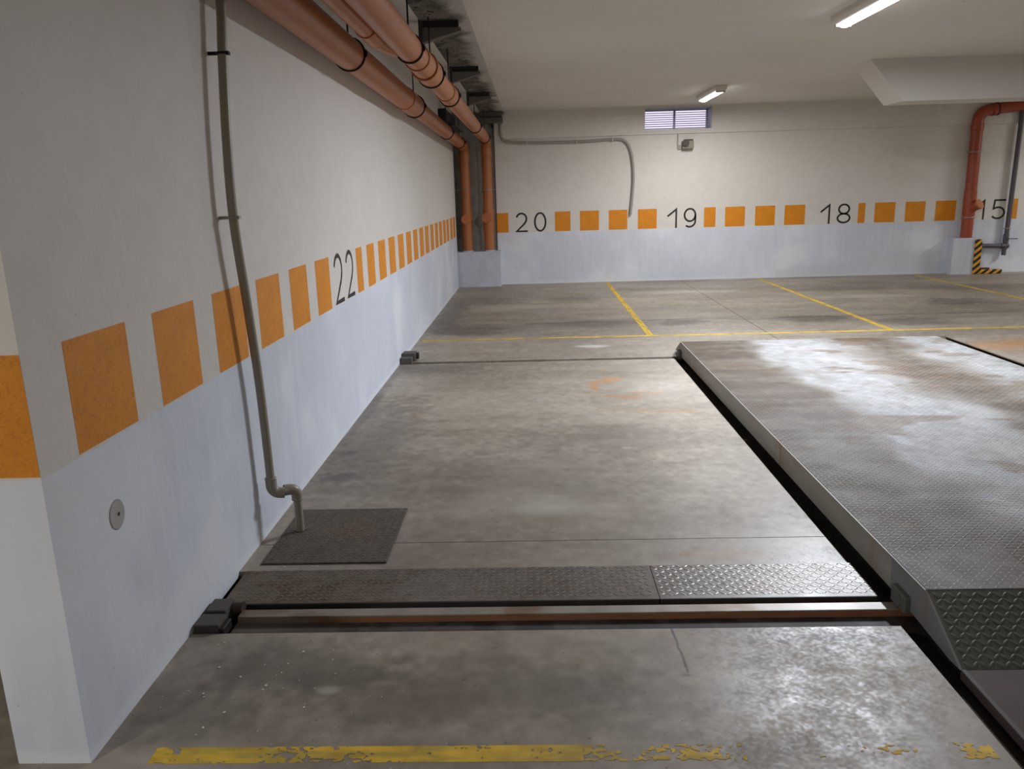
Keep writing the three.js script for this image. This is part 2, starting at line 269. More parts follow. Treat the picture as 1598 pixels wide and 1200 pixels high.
obj('niche_plaster', [uvXY(box(-0.5, 0.69, -0.02, CEIL + 0.05, ZB - 0.34, ZB - 0.05), [-0.5, 0.69, 0, CEIL]), uvXY(box(-0.5, -0.05, -0.02, CEIL + 0.05, ZB - 0.2, leftEnd), [-0.5, 0.69, 0, CEIL])], greyPlaster, structure('wall_corner'));
const whitePlinth = mat({ roughness: 0.65, bumpMap: grain(1), bumpScale: 0.005, map: tex(256, 256, (u, v) => mixc(LOW_PAINT, [190, 194, 204], fbm(u * 8, v * 3, 4))) });
obj('plinth', rbox(-0.05, 0.75, -0.02, 0.612, ZB - 0.14, -14.03, 0.008), whitePlinth, structure('trim_2'));
obj('plinth', rbox(8.56, 9.0, -0.02, 0.62, ZB - 0.02, -14.1, 0.008), whitePlinth, structure('trim_3'));
for (const [a, b] of [[0.69, 0.891], [1.712, 1.984], [2.152, 2.485], [2.658, 2.982], [3.167, 3.496], [4.321, 4.521], [4.687, 5.031], [5.209, 5.551], [5.717, 6.07], [6.984, 7.104], [7.268, 7.619], [7.794, 8.133], [8.308, 8.657], [9.575, 9.707]])
  obj('painted_square', uvXY(box(a, b, HB2, HT2, ZB - 0.001, ZB + 0.0008), [a, b, HB2, HT2]), orange, wallBack);
for (const [ch, a, b] of [['2', 1.025, 1.235], ['0', 1.345, 1.56], ['1', 3.685, 3.92], ['9', 3.968, 4.188], ['1', 6.34, 6.57], ['8', 6.622, 6.86], ['1', 8.99, 9.215], ['5', 9.262, 9.505]]) { const g = digit(ch, b - a, HT2 - HB2); g.translate(a, HB2, ZB + 0.0014); obj('painted_digit', g, paintBlack, wallBack); }
obj('filler_patch', box(3.06, 3.14, 0.93, 1.16, ZB - 0.001, ZB + 0.002), mat({ color: 0xd9d6d2, roughness: 0.8 }), wallBack);

const outerWall = (n, g) => obj('plaster_section', g, plainWall, structure(n));
outerWall('wall_right', box(18, 18.2, -0.02, CEIL + 0.05, -14.7, 8.2));
outerWall('wall_front', box(-6.2, 18.2, -0.02, CEIL + 0.05, 8, 8.2));
outerWall('wall_far_left', [box(-6.2, -6, -0.02, CEIL + 0.05, -14.7, 8.2), box(-6.2, -0.3, -0.02, CEIL + 0.05, -14.7, -14.3)]);

// louvred window high in the back wall
const win = structure('window_1');
const bluePaint = mat({ color: 0xa9b1c4, roughness: 0.5 }), alu = mat({ color: 0x8d8da6, roughness: 0.45, metalness: 0.3 });
const [vx0, vx1, vy0, vy1] = VENT, vz = ZB - 0.3;
obj('window_frame', [box(vx0, vx0 + 0.03, vy0, vy1, vz - 0.03, vz + 0.03), box(vx1 - 0.03, vx1, vy0, vy1, vz - 0.03, vz + 0.03), box(vx0, vx1, vy0, vy0 + 0.025, vz - 0.03, vz + 0.03), box(vx0, vx1, vy1 - 0.025, vy1, vz - 0.03, vz + 0.03)], bluePaint, win);
obj('mullion', box(3.805, 3.835, vy0, vy1, vz - 0.03, vz + 0.035), alu, win);
obj('reveal_lining', [box(vx1 - 0.012, vx1 + 0.0, vy0, vy1, vz, ZB + 0.012), box(vx0, vx1, vy1 - 0.01, vy1, vz, ZB + 0.012)], bluePaint, win);
for (let i = 0; i < 9; i++) for (const [a, b] of [[vx0 + 0.03, 3.805], [3.835, vx1 - 0.03]]) {
  const g = rbox(a, b, -0.0065, 0.0065, -0.022, 0.022, 0.003, 1); g.rotateX(0.12); g.translate(0, vy0 + 0.03 + i * 0.0365 + 0.008, vz); obj('louvre_slat', g, alu, win);
}

// ------------------------------------------------------------------ ceiling
const ceiling = structure('ceiling');
const rC = [-6, 18, -14.7, 8.3];
obj('ceiling_slab', [uvXZ(box(-6.2, 0.46, CEIL, CEIL + 0.3, -14.7, 8.2), rC), uvXZ(box(0.86, 18.2, CEIL, CEIL + 0.3, -14.7, 8.2), rC), uvXZ(box(0.46, 0.86, CEIL, CEIL + 0.3, -1.4, 8.2), rC)], ceilMat, ceiling);
obj('bare_concrete_band', uvXZ(box(0.46, 0.86, CEIL, CEIL + 0.3, -14.7, -1.4), [0.4, 0.9, -14.4, -1.4]), rawConcrete, ceiling);
{ // dropped beam with a sloping end
  const s = new THREE.Shape([[5.15, CEIL + 0.02], [5.56, 2.487], [18, 2.487], [18, CEIL + 0.02]].map((p) => new THREE.Vector2(...p)));
  const g = new THREE.ExtrudeGeometry(s, { depth: 0.5, bevelEnabled: false }); g.translate(0, 0, -10.17);
  obj('dropped_beam', uvXZ(g, rC), mat({ color: 0xd2cdc6, roughness: 0.85, bumpMap: grain(1), bumpScale: 0.003 }), structure('trim_1'));
}

// ------------------------------------------------------------------ ceiling lamps
const housingMat = mat({ color: 0xd8d3ca, roughness: 0.5 }), capMat = mat({ color: 0xb8b2a8, roughness: 0.55 });
const glow = mat({ color: 0xffffff, roughness: 0.4, emissive: new THREE.Color().setRGB(1, 0.98, 1.0), emissiveIntensity: 3.2 });
function lamp(x, z, label, power = 1, color = LAMP_COLOR, L = 1.27) {
  const t = thing('fluorescent_lamp', label, 'lamp', [x, CEIL, z], 'ceiling lamps');
  const z0 = z - L / 2, z1 = z + L / 2;
  const s = new THREE.Shape(); s.moveTo(-0.085, 0); s.lineTo(-0.09, -0.035); s.quadraticCurveTo(-0.085, -0.06, -0.055, -0.066); s.lineTo(0.055, -0.066); s.quadraticCurveTo(0.085, -0.06, 0.09, -0.035); s.lineTo(0.085, 0); s.closePath();
  const g = new THREE.ExtrudeGeometry(s, { depth: L - 0.06, bevelEnabled: true, bevelThickness: 0.03, bevelSize: 0.004, bevelSegments: 3, bevelOffset: -0.004, curveSegments: 8 }); g.translate(x, CEIL, z0 + 0.03);
  obj('housing', g, housingMat, t);
  const d = new THREE.Shape(); d.moveTo(-0.05, 0); d.quadraticCurveTo(-0.048, -0.03, 0, -0.032); d.quadraticCurveTo(0.048, -0.03, 0.05, 0); d.closePath();
  const q = new THREE.ExtrudeGeometry(d, { depth: L - 0.12, bevelEnabled: false, curveSegments: 10 }); q.translate(x + 0.012, CEIL - 0.064, z0 + 0.06);
  obj('diffuser_tube', q, glow, t);
  for (const e of [z0 + 0.028, z1 - 0.06]) obj('end_cap', rbox(x - 0.06, x + 0.075, CEIL - 0.09, CEIL - 0.06, e, e + 0.032, 0.006), capMat, t);
  const l = new THREE.RectAreaLight(color, LAMP_RADIANCE * power, 0.1, L - 0.12); l.position.set(0.012, -0.1, 0); l.rotation.x = -Math.PI / 2; t.add(l);
  return t;
}
lamp(3.94, -6.62, 'long lit ceiling lamp cut by the top edge of the picture', 3.1, COOL_TUBE);
lamp(3.94, -12.25, 'small lit ceiling lamp hanging above the louvred window', 0.85);
for (const [x, z, n, p] of [[12.2, -12.25, 'far right beside the back wall', 1.25], [12.2, -6.62, 'far right beyond the platform', 0.7], [12.2, 4.6, 'far right behind the photographer', 0.7], [3.94, 4.6, 'right behind the photographer', 0.7], [-3, 2.4, 'left behind the photographer', 2.5]]) lamp(x, z, 'lit ceiling lamp outside the picture, ' + n, p);

// ------------------------------------------------------------------ steel brackets under the bare band
const bracketMat = mat({ color: 0x6c6a66, roughness: 0.8, bumpMap: grain(1), bumpScale: 0.003 });
const brk = [[-4.5, 'dark steel ceiling bracket nearest the camera beyond the top of the picture'], [-6.84, 'largest visible dark tapered ceiling bracket above the coupling of the orange pipe'], [-9.23, 'second dark tapered ceiling bracket along the orange pipes'], [-11.53, 'third smaller dark ceiling bracket near the far end of the orange pipes']];
for (const [z, label] of brk) {
  const t = thing('ceiling_bracket', label, 'bracket', [0.46, CEIL, z], 'ceiling brackets');
  const s = new THREE.Shape([[0.485, 2.785], [0.79, 2.865], [0.79, 2.89], [0.485, 2.895]].map((p) => new THREE.Vector2(...p)));
  const g = new THREE.ExtrudeGeometry(s, { depth: 0.09, bevelEnabled: false }); g.translate(0, 0, z - 0.045);
  obj('arm', g, bracketMat, t);
  obj('end_plate', rbox(0.455, 0.485, 2.78, CEIL + 0.002, z - 0.06, z + 0.06, 0.003), mat({ color: 0x3c3a38, roughness: 0.8 }), t);
  obj('spacer', box(0.485, 0.77, 2.885, CEIL, z - 0.02, z + 0.015), mat({ color: 0x3c3a38, roughness: 0.85 }), t);
}
{ const t = thing('ceiling_bracket', 'dark box shaped ceiling bracket against the back wall beside the grey conduit', 'bracket', [0.65, 2.75, -14.2], 'ceiling brackets');
  obj('arm', rbox(0.45, 0.845, 2.76, 2.85, -14.28, -14.15, 0.004), bracketMat, t); obj('end_plate', rbox(0.455, 0.83, 2.86, 2.945, -14.26, -14.18, 0.004), bracketMat, t); obj('bolt', cyl([0.66, 2.68, -14.22], [0.66, 2.77, -14.22], 0.02, 10), black, t); }

// ------------------------------------------------------------------ orange drain pipes
const pvc = mat({ roughness: 0.42, map: tex(256, 512, (u, v) => { const n = fbm(u * 20, v * 4, 4), f = fbm(u * 60, v * 20, 2); return mixc([182, 112, 64], [160, 92, 48], n * 0.9 + (f - 0.5) * 0.4); }) });
const pvcCap = mat({ color: 0xb86c3e, roughness: 0.5 });
const clampMat = mat({ color: 0x1c1a19, roughness: 0.5, metalness: 0.4 }), zinc = mat({ color: 0xa9a59d, roughness: 0.4, metalness: 0.6 });
function hanger(t, c, r, dir = [0, 0, 1], rodTo = CEIL) {
  const k = obj('pipe_clamp', [torus(c, dir, r + 0.004, 0.0075), rbox(c[0] + r - 0.004, c[0] + r + 0.022, c[1] - 0.012, c[1] + 0.012, c[2] - 0.01, c[2] + 0.01, 0.003), cyl([c[0] + r + 0.012, c[1] - 0.02, c[2]], [c[0] + r + 0.012, c[1] + 0.022, c[2]], 0.005, 8)], clampMat, t);
  if (rodTo) obj('threaded_rod', cyl([c[0], c[1] + r, c[2]], [c[0], rodTo, c[2]], 0.006, 8), clampMat, k);
  return k;
}
const socket = (a, b, r) => [cyl(a, b, r, 28, r, true), torus(a, V(b).sub(V(a)).toArray(), r - 0.004, 0.006), torus(b, V(b).sub(V(a)).toArray(), r - 0.004, 0.006)];
const LX = 0.17, RX = 0.55, PZ = -14.17;
const ly = (z) => 2.515 + (z + 4) * 0.0115, ry = (z) => 2.54 + (z + 4) * 0.004;
{ // nearer the wall
  const t = thing('drain_pipe', 'orange drain pipe running closest to the left wall and dropping into the corner plinth', 'pipe', [LX, 0.612, PZ], 'orange drain pipes');
  obj('pipe_run', tube([[LX, ly(-1), -1], [LX, ly(-8), -8]], 0.097, 0.1, 20, 32), pvc, t);
  obj('pipe_run', tube([[LX, ly(-7.9), -7.9], [LX, ly(PZ), PZ], [LX, 0.605, PZ]], 0.086, 0.13, 90, 32), pvc, t);
  obj('pipe_socket', [...socket([LX, ly(-7.7), -7.7], [LX, ly(-8.25), -8.25], 0.104), ...socket([LX, 2.12, PZ], [LX, 2.26, PZ], 0.094), ...socket([LX, ly(-13.75), -13.75], [LX, ly(-13.95), -13.95], 0.094)], pvc, t);
  for (const z of [-3.2, -5.47]) hanger(t, [LX, ly(z), z], 0.097);
  hanger(t, [LX, ly(-8.34), -8.34], 0.104); for (const z of [-11.4, -13.3]) hanger(t, [LX, ly(z), z], 0.087);
  obj('wall_clip', [torus([LX, 1.66, PZ], [0, 1, 0], 0.09, 0.009), cyl([-0.05, 1.665, PZ], [LX - 0.09, 1.66, PZ], 0.008, 8), cyl([LX + 0.09, 1.66, PZ], [LX + 0.13, 1.66, PZ], 0.006, 8)], zinc, t);
  const c = obj('cleanout_tee', [cyl([LX, 0.93, PZ], [LX, 1.3, PZ], 0.096, 28), cyl([LX, 1.15, PZ], [LX, 1.165, PZ + 0.13], 0.075, 28)], pvc, t);
  obj('cleanout_cap', [cyl([LX, 1.165, PZ + 0.125], [LX, 1.168, PZ + 0.15], 0.083, 28), cyl([LX, 1.168, PZ + 0.15], [LX, 1.168, PZ + 0.154], 0.03, 14)], pvcCap, c);
  obj('mortar_collar', torus([LX, 0.617, PZ], [0, 1, 0], 0.088, 0.014), whitePlinth, t);
}
{
  const t = thing('drain_pipe', 'orange drain pipe with ribbed coupling on the right of the pair under the ceiling', 'pipe', [RX, 0.612, PZ], 'orange drain pipes');
  obj('pipe_run', tube([[RX, ry(-1), -1], [RX, ry(PZ), PZ], [RX, 0.605, PZ]], 0.084, 0.13, 120, 32), pvc, t);
  obj('pipe_socket', [...socket([RX, ry(-5.9), -5.9], [RX, ry(-6.25), -6.25], 0.092), ...socket([RX, ry(-6.3), -6.3], [RX, ry(-6.62), -6.62], 0.099), ...socket([RX, ry(-7.75), -7.75], [RX, ry(-8.05), -8.05], 0.093), ...socket([RX, 2.22, PZ], [RX, 2.36, PZ], 0.092), torus([RX, ry(-6.28), -6.28], [0, 0, 1], 0.1, 0.008)], pvc, t);
  for (const z of [-3.3, -5.55]) hanger(t, [RX, ry(z), z], 0.085);
  hanger(t, [RX, ry(-6.68), -6.68], 0.099); hanger(t, [RX, ry(-8.1), -8.1], 0.094); for (const z of [-11.55, -13.75]) hanger(t, [RX, ry(z), z], 0.085);
  obj('branch_pipe', [tube([[0.385, 2.565, -1], [0.395, 2.545, -5.3], [RX, ry(-5.8), -5.85]], 0.056, 0.12, 60, 24), ...socket([0.395, 2.548, -4.9], [0.395, 2.546, -5.2], 0.063)], pvc, t);
  obj('wall_clip', [torus([RX, 1.66, PZ], [0, 1, 0], 0.088, 0.009), cyl([RX - 0.13, 1.66, PZ], [RX - 0.09, 1.66, PZ], 0.006, 8), cyl([RX + 0.09, 1.66, PZ], [RX + 0.13, 1.66, PZ], 0.006, 8), cyl([RX, 1.66, PZ - 0.09], [RX, 1.66, ZB - 0.05], 0.008, 8)], zinc, t);
  const c = obj('cleanout_tee', [cyl([RX, 0.95, PZ], [RX, 1.32, PZ], 0.094, 28), cyl([RX, 1.17, PZ], [RX - 0.02, 1.185, PZ + 0.13], 0.075, 28)], pvc, t);
  obj('cleanout_cap', [cyl([RX - 0.02, 1.185, PZ + 0.125], [RX - 0.024, 1.188, PZ + 0.15], 0.083, 28), cyl([RX - 0.024, 1.188, PZ + 0.15], [RX - 0.0245, 1.188, PZ + 0.154], 0.03, 14)], pvcCap, c);
  obj('mortar_collar', torus([RX, 0.617, PZ], [0, 1, 0], 0.086, 0.014), whitePlinth, t);
}
{ // dark box between the pipes
  const t = thing('cable_box', 'black box on a thin shelf behind the far ends of the orange pipes', 'box', [0, 2.62, -12.6]);
  obj('box_body', rbox(0, 0.11, 2.63, 2.8, -13.4, -11.95, 0.01), mat({ color: 0x17161a, roughness: 0.7 }), t); obj('shelf', rbox(0, 0.2, 2.605, 2.62, -13.9, -12.6, 0.003), bracketMat, t);
  obj('cover_strip', rbox(0.105, 0.12, 2.66, 2.69, -13.3, -12.05, 0.004), black, t);
}
// red-orange pipe on the right
const redPvc = mat({ roughness: 0.42, map: tex(128, 256, (u, v) => mixc([168, 78, 46], [142, 62, 38], fbm(u * 16, v * 5, 4))) });
{
  const X = 8.82, Z = -14.205;
  const t = thing('drain_pipe', 'red orange drain pipe bending at the top right corner and standing on the small plinth', 'pipe', [X, 0.62, Z], 'orange drain pipes');
  obj('pipe_run', tube([[X, 0.61, Z], [X, 2.70, Z], [10.6, 2.92, Z]], 0.092, 0.17, 90, 32), redPvc, t);
  obj('pipe_socket', [...socket([9.03, 2.722, Z], [9.13, 2.736, Z], 0.1), ...socket([X, 2.4, Z], [X, 2.5, Z], 0.099)], redPvc, t);
  obj('pipe_clamp', [torus([X, 2.05, Z], [0, 1, 0], 0.097, 0.01), cyl([X - 0.13, 2.05, Z], [X - 0.09, 2.05, Z], 0.007, 8), cyl([X + 0.09, 2.05, Z], [X + 0.13, 2.05, Z], 0.007, 8)], zinc, t);
  obj('pipe_clamp', [torus([X, 0.965, Z], [0, 1, 0], 0.097, 0.01), cyl([X - 0.13, 0.965, Z], [X - 0.09, 0.965, Z], 0.007, 8), cyl([X + 0.09, 0.965, Z], [X + 0.13, 0.965, Z], 0.007, 8)], zinc, t);
  obj('threaded_rod', [cyl([9.11, 2.73, Z], [9.11, 2.95, Z], 0.012, 8), torus([9.11, 2.733, Z], [1, 0.12, 0], 0.1, 0.009)], clampMat, t);
  const c = obj('cleanout_tee', [cyl([X, 1.0, Z], [X, 1.42, Z], 0.1, 28), cyl([X, 1.1, Z], [X + 0.09, 1.185, Z + 0.14], 0.08, 28)], redPvc, t);
  obj('cleanout_cap', cyl([X + 0.085, 1.18, Z + 0.132], [X + 0.1, 1.195, Z + 0.156], 0.09, 28), pvcCap, c);
}
// grey water pipe with a valve on the right
{
  const m = mat({ color: 0x56545b, roughness: 0.5, metalness: 0.2 });
  const t = thing('water_pipe', 'dark grey water pipe with a lever valve beside the striped guard', 'pipe', [9.53, 0.35, -14.25]);
  obj('pipe_run', tube([[9.56, 2.68, -14.24], [9.53, 0.4, -14.25]], 0.038, 0.1, 10, 16), m, t);
  obj('elbow', [cyl([9.56, 2.62, -14.24], [9.56, 2.72, -14.24], 0.045, 16)], m, t);
  const v = obj('valve', [cyl([9.53, 0.52, -14.25], [9.53, 0.66, -14.25], 0.045, 16), cyl([9.52, 0.3, -14.25], [9.525, 0.5, -14.25], 0.036, 16), cyl([9.46, 0.46, -14.25], [9.58, 0.46, -14.25], 0.045, 16)], m, t);
  obj('lever', [cyl([9.53, 0.585, -14.25], [9.53, 0.585, -14.18], 0.012, 10), rbox(9.53, 9.7, 0.575, 0.59, -14.2, -14.18, 0.004)], m, v);
  obj('branch_pipe', cyl([9.03, 0.475, -14.25], [9.5, 0.46, -14.25], 0.036, 16), m, t);
  obj('wall_clip', [torus([9.535, 0.76, -14.25], [0, 1, 0], 0.036, 0.008), cyl([9.46, 0.76, -14.25], [9.6, 0.76, -14.25], 0.008, 8)], zinc, t);
}
// black and yellow guard on the plinth corner, and the striped kerb
{
  const hz = (w, h) => mat({ roughness: 0.5, map: tex(256, 256, (u, v) => { const s = (v * h - u * w * 0.85) / 0.115, f = s - Math.floor(s), n = fbm(u * 9, v * 9, 3); return f < 0.5 ? mixc([226, 168, 52], [206, 146, 36], n) : [24 + n * 12, 22 + n * 12, 20 + n * 10]; }) });
  const g = obj('corner_guard', uvXY(rbox(8.93, 9.045, 0.004, 0.595, -14.12, -14.075, 0.006), [8.93, 9.045, 0, 0.6]), hz(0.115, 0.6), scene); bases.set(g, [0, 0, 0]);
  tag(g, 'black and yellow striped rubber guard standing on the corner of the small plinth', 'corner guard');
  const k = obj('floor_kerb', uvXY(rbox(9.05, 9.43, 0.001, 0.075, -14.16, -14.075, 0.01), [9.05, 9.43, 0, 0.075 * 5]), hz(0.38, 0.4), scene); tag(k, 'short black and yellow striped kerb lying on the floor by the back wall', 'kerb');
  const b = obj('brick', rbox(9.07, 9.22, 0.0765, 0.105, -14.15, -14.09, 0.004), mat({ color: 0x5a4338, roughness: 0.9 }), scene); tag(b, 'small brown brick piece lying on the striped kerb', 'brick');
}
// grey conduit and siren on the back wall
{
  const z = ZB + 0.032, m = mat({ color: 0x98958f, roughness: 0.5 });
  const t = thing('cable_conduit', 'grey plastic conduit bending down the back wall to the orange squares', 'conduit', [3.03, 1.16, ZB]);
  const c = new THREE.CatmullRomCurve3([[0.87, 2.93], [0.82, 2.86], [0.80, 2.72], [0.80, 2.58], [0.84, 2.485], [0.95, 2.445], [1.3, 2.425], [1.7, 2.418], [2.3, 2.42], [2.75, 2.437], [2.9, 2.42], [2.98, 2.35], [3.04, 2.2], [3.075, 1.95], [3.08, 1.75], [3.06, 1.45], [3.03, 1.165]].map(([x, y]) => new THREE.Vector3(x, y, z + (y > 2.47 ? 0.012 : 0))));
  obj('conduit_tube', new THREE.TubeGeometry(c, 120, 0.023, 12, false), m, t);
  for (const [x, y] of [[1.25, 2.427], [2.1, 2.42], [2.72, 2.437]]) obj('conduit_clip', rbox(x - 0.012, x + 0.012, y - 0.032, y + 0.03, ZB, z + 0.028, 0.004), mat({ color: 0xb3afa8, roughness: 0.5 }), t);
  const s = thing('alarm_siren', 'small grey alarm siren on the back wall below the louvred window', 'siren', [4.0, 2.24, ZB]);
  obj('siren_body', rbox(3.9, 4.09, 2.24, 2.38, ZB, ZB + 0.13, 0.02), mat({ color: 0x8b8776, roughness: 0.6 }), s);
  obj('horn', [cyl([3.95, 2.335, ZB + 0.06], [3.95, 2.335, ZB + 0.17], 0.03, 18, 0.055), rbox(3.93, 4.08, 2.375, 2.4, ZB + 0.02, ZB + 0.12, 0.008)], mat({ color: 0x4f4a40, roughness: 0.7 }), s);
  obj('wall_socket', [rbox(3.83, 3.9, 2.24, 2.31, ZB, ZB + 0.03, 0.006), cyl([3.835, 2.3, ZB + 0.018], [3.835, 2.56, ZB + 0.018], 0.008, 8)], mat({ color: 0xa49e96, roughness: 0.6 }), s);
}
// vertical water pipe on the left wall
{
  const m = mat({ color: 0x948f80, roughness: 0.38 });
  const t = thing('water_pipe', 'olive grey water pipe running down the left wall into the steel floor cover', 'pipe', [0.155, 0, -3.62]);
  const px = 0.06, c = new THREE.CatmullRomCurve3([[px, 2.95, -3.56], [px, 2.41, -3.548], [px, 2.197, -3.506], [px, 1.85, -3.45], [px, 1.529, -3.43], [px, 1.14, -3.485], [px, 0.774, -3.53], [px, 0.4, -3.545], [px, 0.28, -3.546]].map((p) => V(p)));
  obj('pipe_run', new THREE.TubeGeometry(c, 120, 0.02, 18, false), m, t);
  obj('elbow', [tube([[px, 0.31, -3.546], [px, 0.235, -3.548], [px + 0.055, 0.232, -3.562]], 0.0265, 0.045, 24, 18), torus([px, 0.31, -3.546], [0, 1, 0], 0.022, 0.006)], m, t);
  obj('pipe_run', cyl([px + 0.02, 0.232, -3.55], [0.14, 0.232, -3.61], 0.02, 16), m, t);
  obj('elbow', [tube([[0.105, 0.232, -3.59], [0.155, 0.232, -3.62], [0.155, 0.175, -3.622]], 0.027, 0.042, 24, 18), torus([0.155, 0.175, -3.622], [0, 1, 0], 0.0225, 0.006)], m, t);
  obj('pipe_run', cyl([0.155, 0.008, -3.622], [0.155, 0.2, -3.622], 0.02, 16), m, t);
  const cl = (y, z, mm) => obj('pipe_clip', [torus([px, y, z], [0, 1, 0], 0.0225, 0.005), rbox(0, px - 0.015, y - 0.007, y + 0.007, z - 0.007, z + 0.007, 0.002), rbox(px + 0.012, px + 0.03, y - 0.007, y + 0.007, z - 0.012, z + 0.012, 0.002)], mm, t);
  cl(2.197, -3.506, clampMat); cl(1.53, -3.43, zinc);
}

// ------------------------------------------------------------------ checker plate steel
const lugGeo = (() => { const g = new THREE.SphereGeometry(1, 8, 4, 0, Math.PI * 2, 0, Math.PI / 2); g.scale(0.0155, 0.0022, 0.0048); return g; })();
function lugs(parent, material, place, x0, x1, s0, s1, keep, tint, high = 1) {       // raised tear pattern on the rectangle [x0,x1] x [s0,s1]; place(x, s) -> {p, q}
  const b = bases.get(parent), M = [], tints = [], p = 0.027;
  for (let i = 0; x0 + 0.012 + i * p < x1 - 0.01; i++) for (let j = 0; s0 + 0.012 + j * p < s1 - 0.01; j++) {
    const x = x0 + 0.014 + i * p, s = s0 + 0.014 + j * p; if (keep && !keep(x, s)) continue;
    const a = (i + j) % 2 ? 0.7 : -0.7, [pos, tilt] = place(x, s);
    const q = new THREE.Quaternion().setFromEuler(new THREE.Euler(tilt, 0, 0)).multiply(new THREE.Quaternion().setFromEuler(new THREE.Euler(0, a, 0)));
    tints.push([x, s]); M.push(new THREE.Matrix4().compose(new THREE.Vector3(pos[0] - b[0], pos[1] - b[1], pos[2] - b[2]), q, new THREE.Vector3(1, high, 1)));
  }
  const im = shadow(new THREE.InstancedMesh(lugGeo, material, M.length)); M.forEach((mm, i) => im.setMatrixAt(i, mm)); if (tint) { const col = new THREE.Color(); tints.forEach(([x, s], i) => { const k = tint(x, s); im.setColorAt(i, col.setRGB(clamp(k[0] / 255), clamp(k[1] / 255), clamp(k[2] / 255), THREE.SRGBColorSpace)); }); } im.name = 'tread_lugs'; im.userData.kind = 'stuff'; parent.add(im); return im;
}
const flatPlace = (y) => (x, z) => [[x, y, z], 0];

// sliding parking pallet
{
  const x0 = 2.74, x1 = 5.165, zf = -2.68, zr = -7.62, H = 0.152;
  const t = thing('parking_pallet', 'wide steel checker plate parking platform with sloping ends on the right', 'platform', [x0, -0.05, zf]);
  const R = [x0, x1, zr - 0.3, zf + 0.3];
  const deckColor = (x, z) => {
    const n = fbm(x * 2.2, z * 1.4, 5), f = fbm(x * 16, z * 16, 3), s = fbm(x * 1.2 + 4, z * 6, 4), w = (fbm(x * 3 + 7, z * 2.2, 4) - 0.5);
    let c = mixc([144, 144, 143], [121, 120, 118], n);                                   // bare zinc
    c = mixc(c, [120, 117, 112], sm(0.5, 0.66, fbm(x * 7 + 12, z * 5, 4)) * 0.5);
    const left = sm(3.5, 3.2, x + w * 0.5), right = Math.exp(-(((x - 4.42 - w * 0.4) / 0.27) ** 2)), front = z > -3.012 ? 0.95 : 0;
    const dirt = clamp(Math.max(left * 0.95, right * 1.1, front) + (f - 0.5) * 0.45 + (n - 0.5) * 0.5) * (Math.max(left, right, front) > 0.08 ? 1 : 0);   // caked dirt left by tyres and feet
    c = mixc(c, mixc([84, 75, 64], [66, 53, 40], sm(0.4, 0.65, s)), clamp(dirt) * 0.9);
    const mud = sm(0.62, 0.72, fbm(x * 2.1 + 30, z * 3.7, 4)); c = mixc(c, [84, 68, 52], mud * 0.5);
    const g = (f - 0.5) * 36; return [c[0] + g, c[1] + g, c[2] + g];
  };
  const dm = mat({ metalness: 0, roughness: 1, map: tex(1024, 2048, (u, v) => deckColor(R[0] + u * (R[1] - R[0]), R[2] + v * (R[3] - R[2]))), roughnessMap: tex(512, 1024, (u, v) => { const x = R[0] + u * (R[1] - R[0]), z = R[2] + v * (R[3] - R[2]), k = 140 + fbm(x * 5, z * 5, 4) * 80; return [k, k, k]; }, false), bumpMap: grain(12), bumpScale: 0.0015 });
  const lugMat = mat({ color: 0xffffff, roughness: 0.55 });
  const deck = obj('deck_plate', uvXZ(box(x0, x1, H - 0.008, H, zr, -3.014), R), dm, t);
  const d2 = obj('deck_plate', uvXZ(box(x0, 3.2, H - 0.008, H + 0.001, -3.011, zf), R), dm, t);
  const d3 = obj('deck_plate', uvXZ(box(3.203, x1, H - 0.008, H, -3.011, zf), R), dm, t);
  lugs(t, lugMat, flatPlace(H - 0.0002), x0, x1, zr, zf, null, (x, z) => deckColor(x, z).map((q) => q * 1.04), 0.85);
  const slope = Math.atan2(H - 0.004, zf + 2.405 < 0 ? -(zf + 2.405) : 0.275), len = Math.hypot(H - 0.004, 0.275);
  const rampMat = mat({ roughness: 0.55, metalness: 0.15, map: tex(512, 128, (u, v) => { const n = fbm(u * 20, v * 4, 4), f = fbm(u * 90, v * 16, 3); return mixc([96, 98, 92], [70, 68, 63], n + (f - 0.5) * 0.5); }) });
  obj('front_ramp', prism([[zf, H], [-2.405, 0.004], [-2.405, -0.004], [zf, H - 0.01]], x0 + 0.004, x1), rampMat, t);
  lugs(t, mat({ color: 0x66645e, roughness: 0.5, metalness: 0.2 }), (x, s) => [[x, H - Math.sin(slope) * s + 0.0002, zf + Math.cos(slope) * s], slope], x0 + 0.012, x1, 0.01, len - 0.01);
  obj('rear_ramp', prism([[zr, H], [zr - 0.27, 0.025], [zr - 0.27, 0.015], [zr, H - 0.01]], x0 + 0.004, x1), rampMat, t);
  const sideMat = mat({ roughness: 0.55, metalness: 0.1, map: tex(2048, 64, (u, v) => { const z = zr - 0.3 + u * 5.6, n = fbm(z * 3, v * 2, 4), s = fbm(z * 24, v * 0.6, 3), r = fbm(z * 1.4 + 5, 1, 3); let c = mixc([166, 165, 158], [136, 134, 127], n); c = mixc(c, [150, 112, 80], sm(0.5, 0.75, s) * sm(0.35, 0.6, r) * 0.75); if (z > -2.95) c = mixc(c, [116, 121, 128], 0.6); return c; }) });
  const prof = [[zr, H - 0.001], [zf, H - 0.001], [-2.405, 0.003], [-2.47, -0.002], [-2.72, 0.012], [-2.86, 0.02], [zr - 0.1, 0.014], [zr - 0.275, 0.022]];
  for (const [a, b] of [[x0 - 0.006, x0 + 0.004], [x1 - 0.004, x1 + 0.006]]) obj('side_plate', uvZY(prism(prof, a, b), [zr - 0.3, zr + 5.3, 0, H]), sideMat, t);
  obj('chassis', box(x0 + 0.06, x1 - 0.06, 0.03, H - 0.009, zr + 0.02, zf - 0.02), dirtyDark, t);
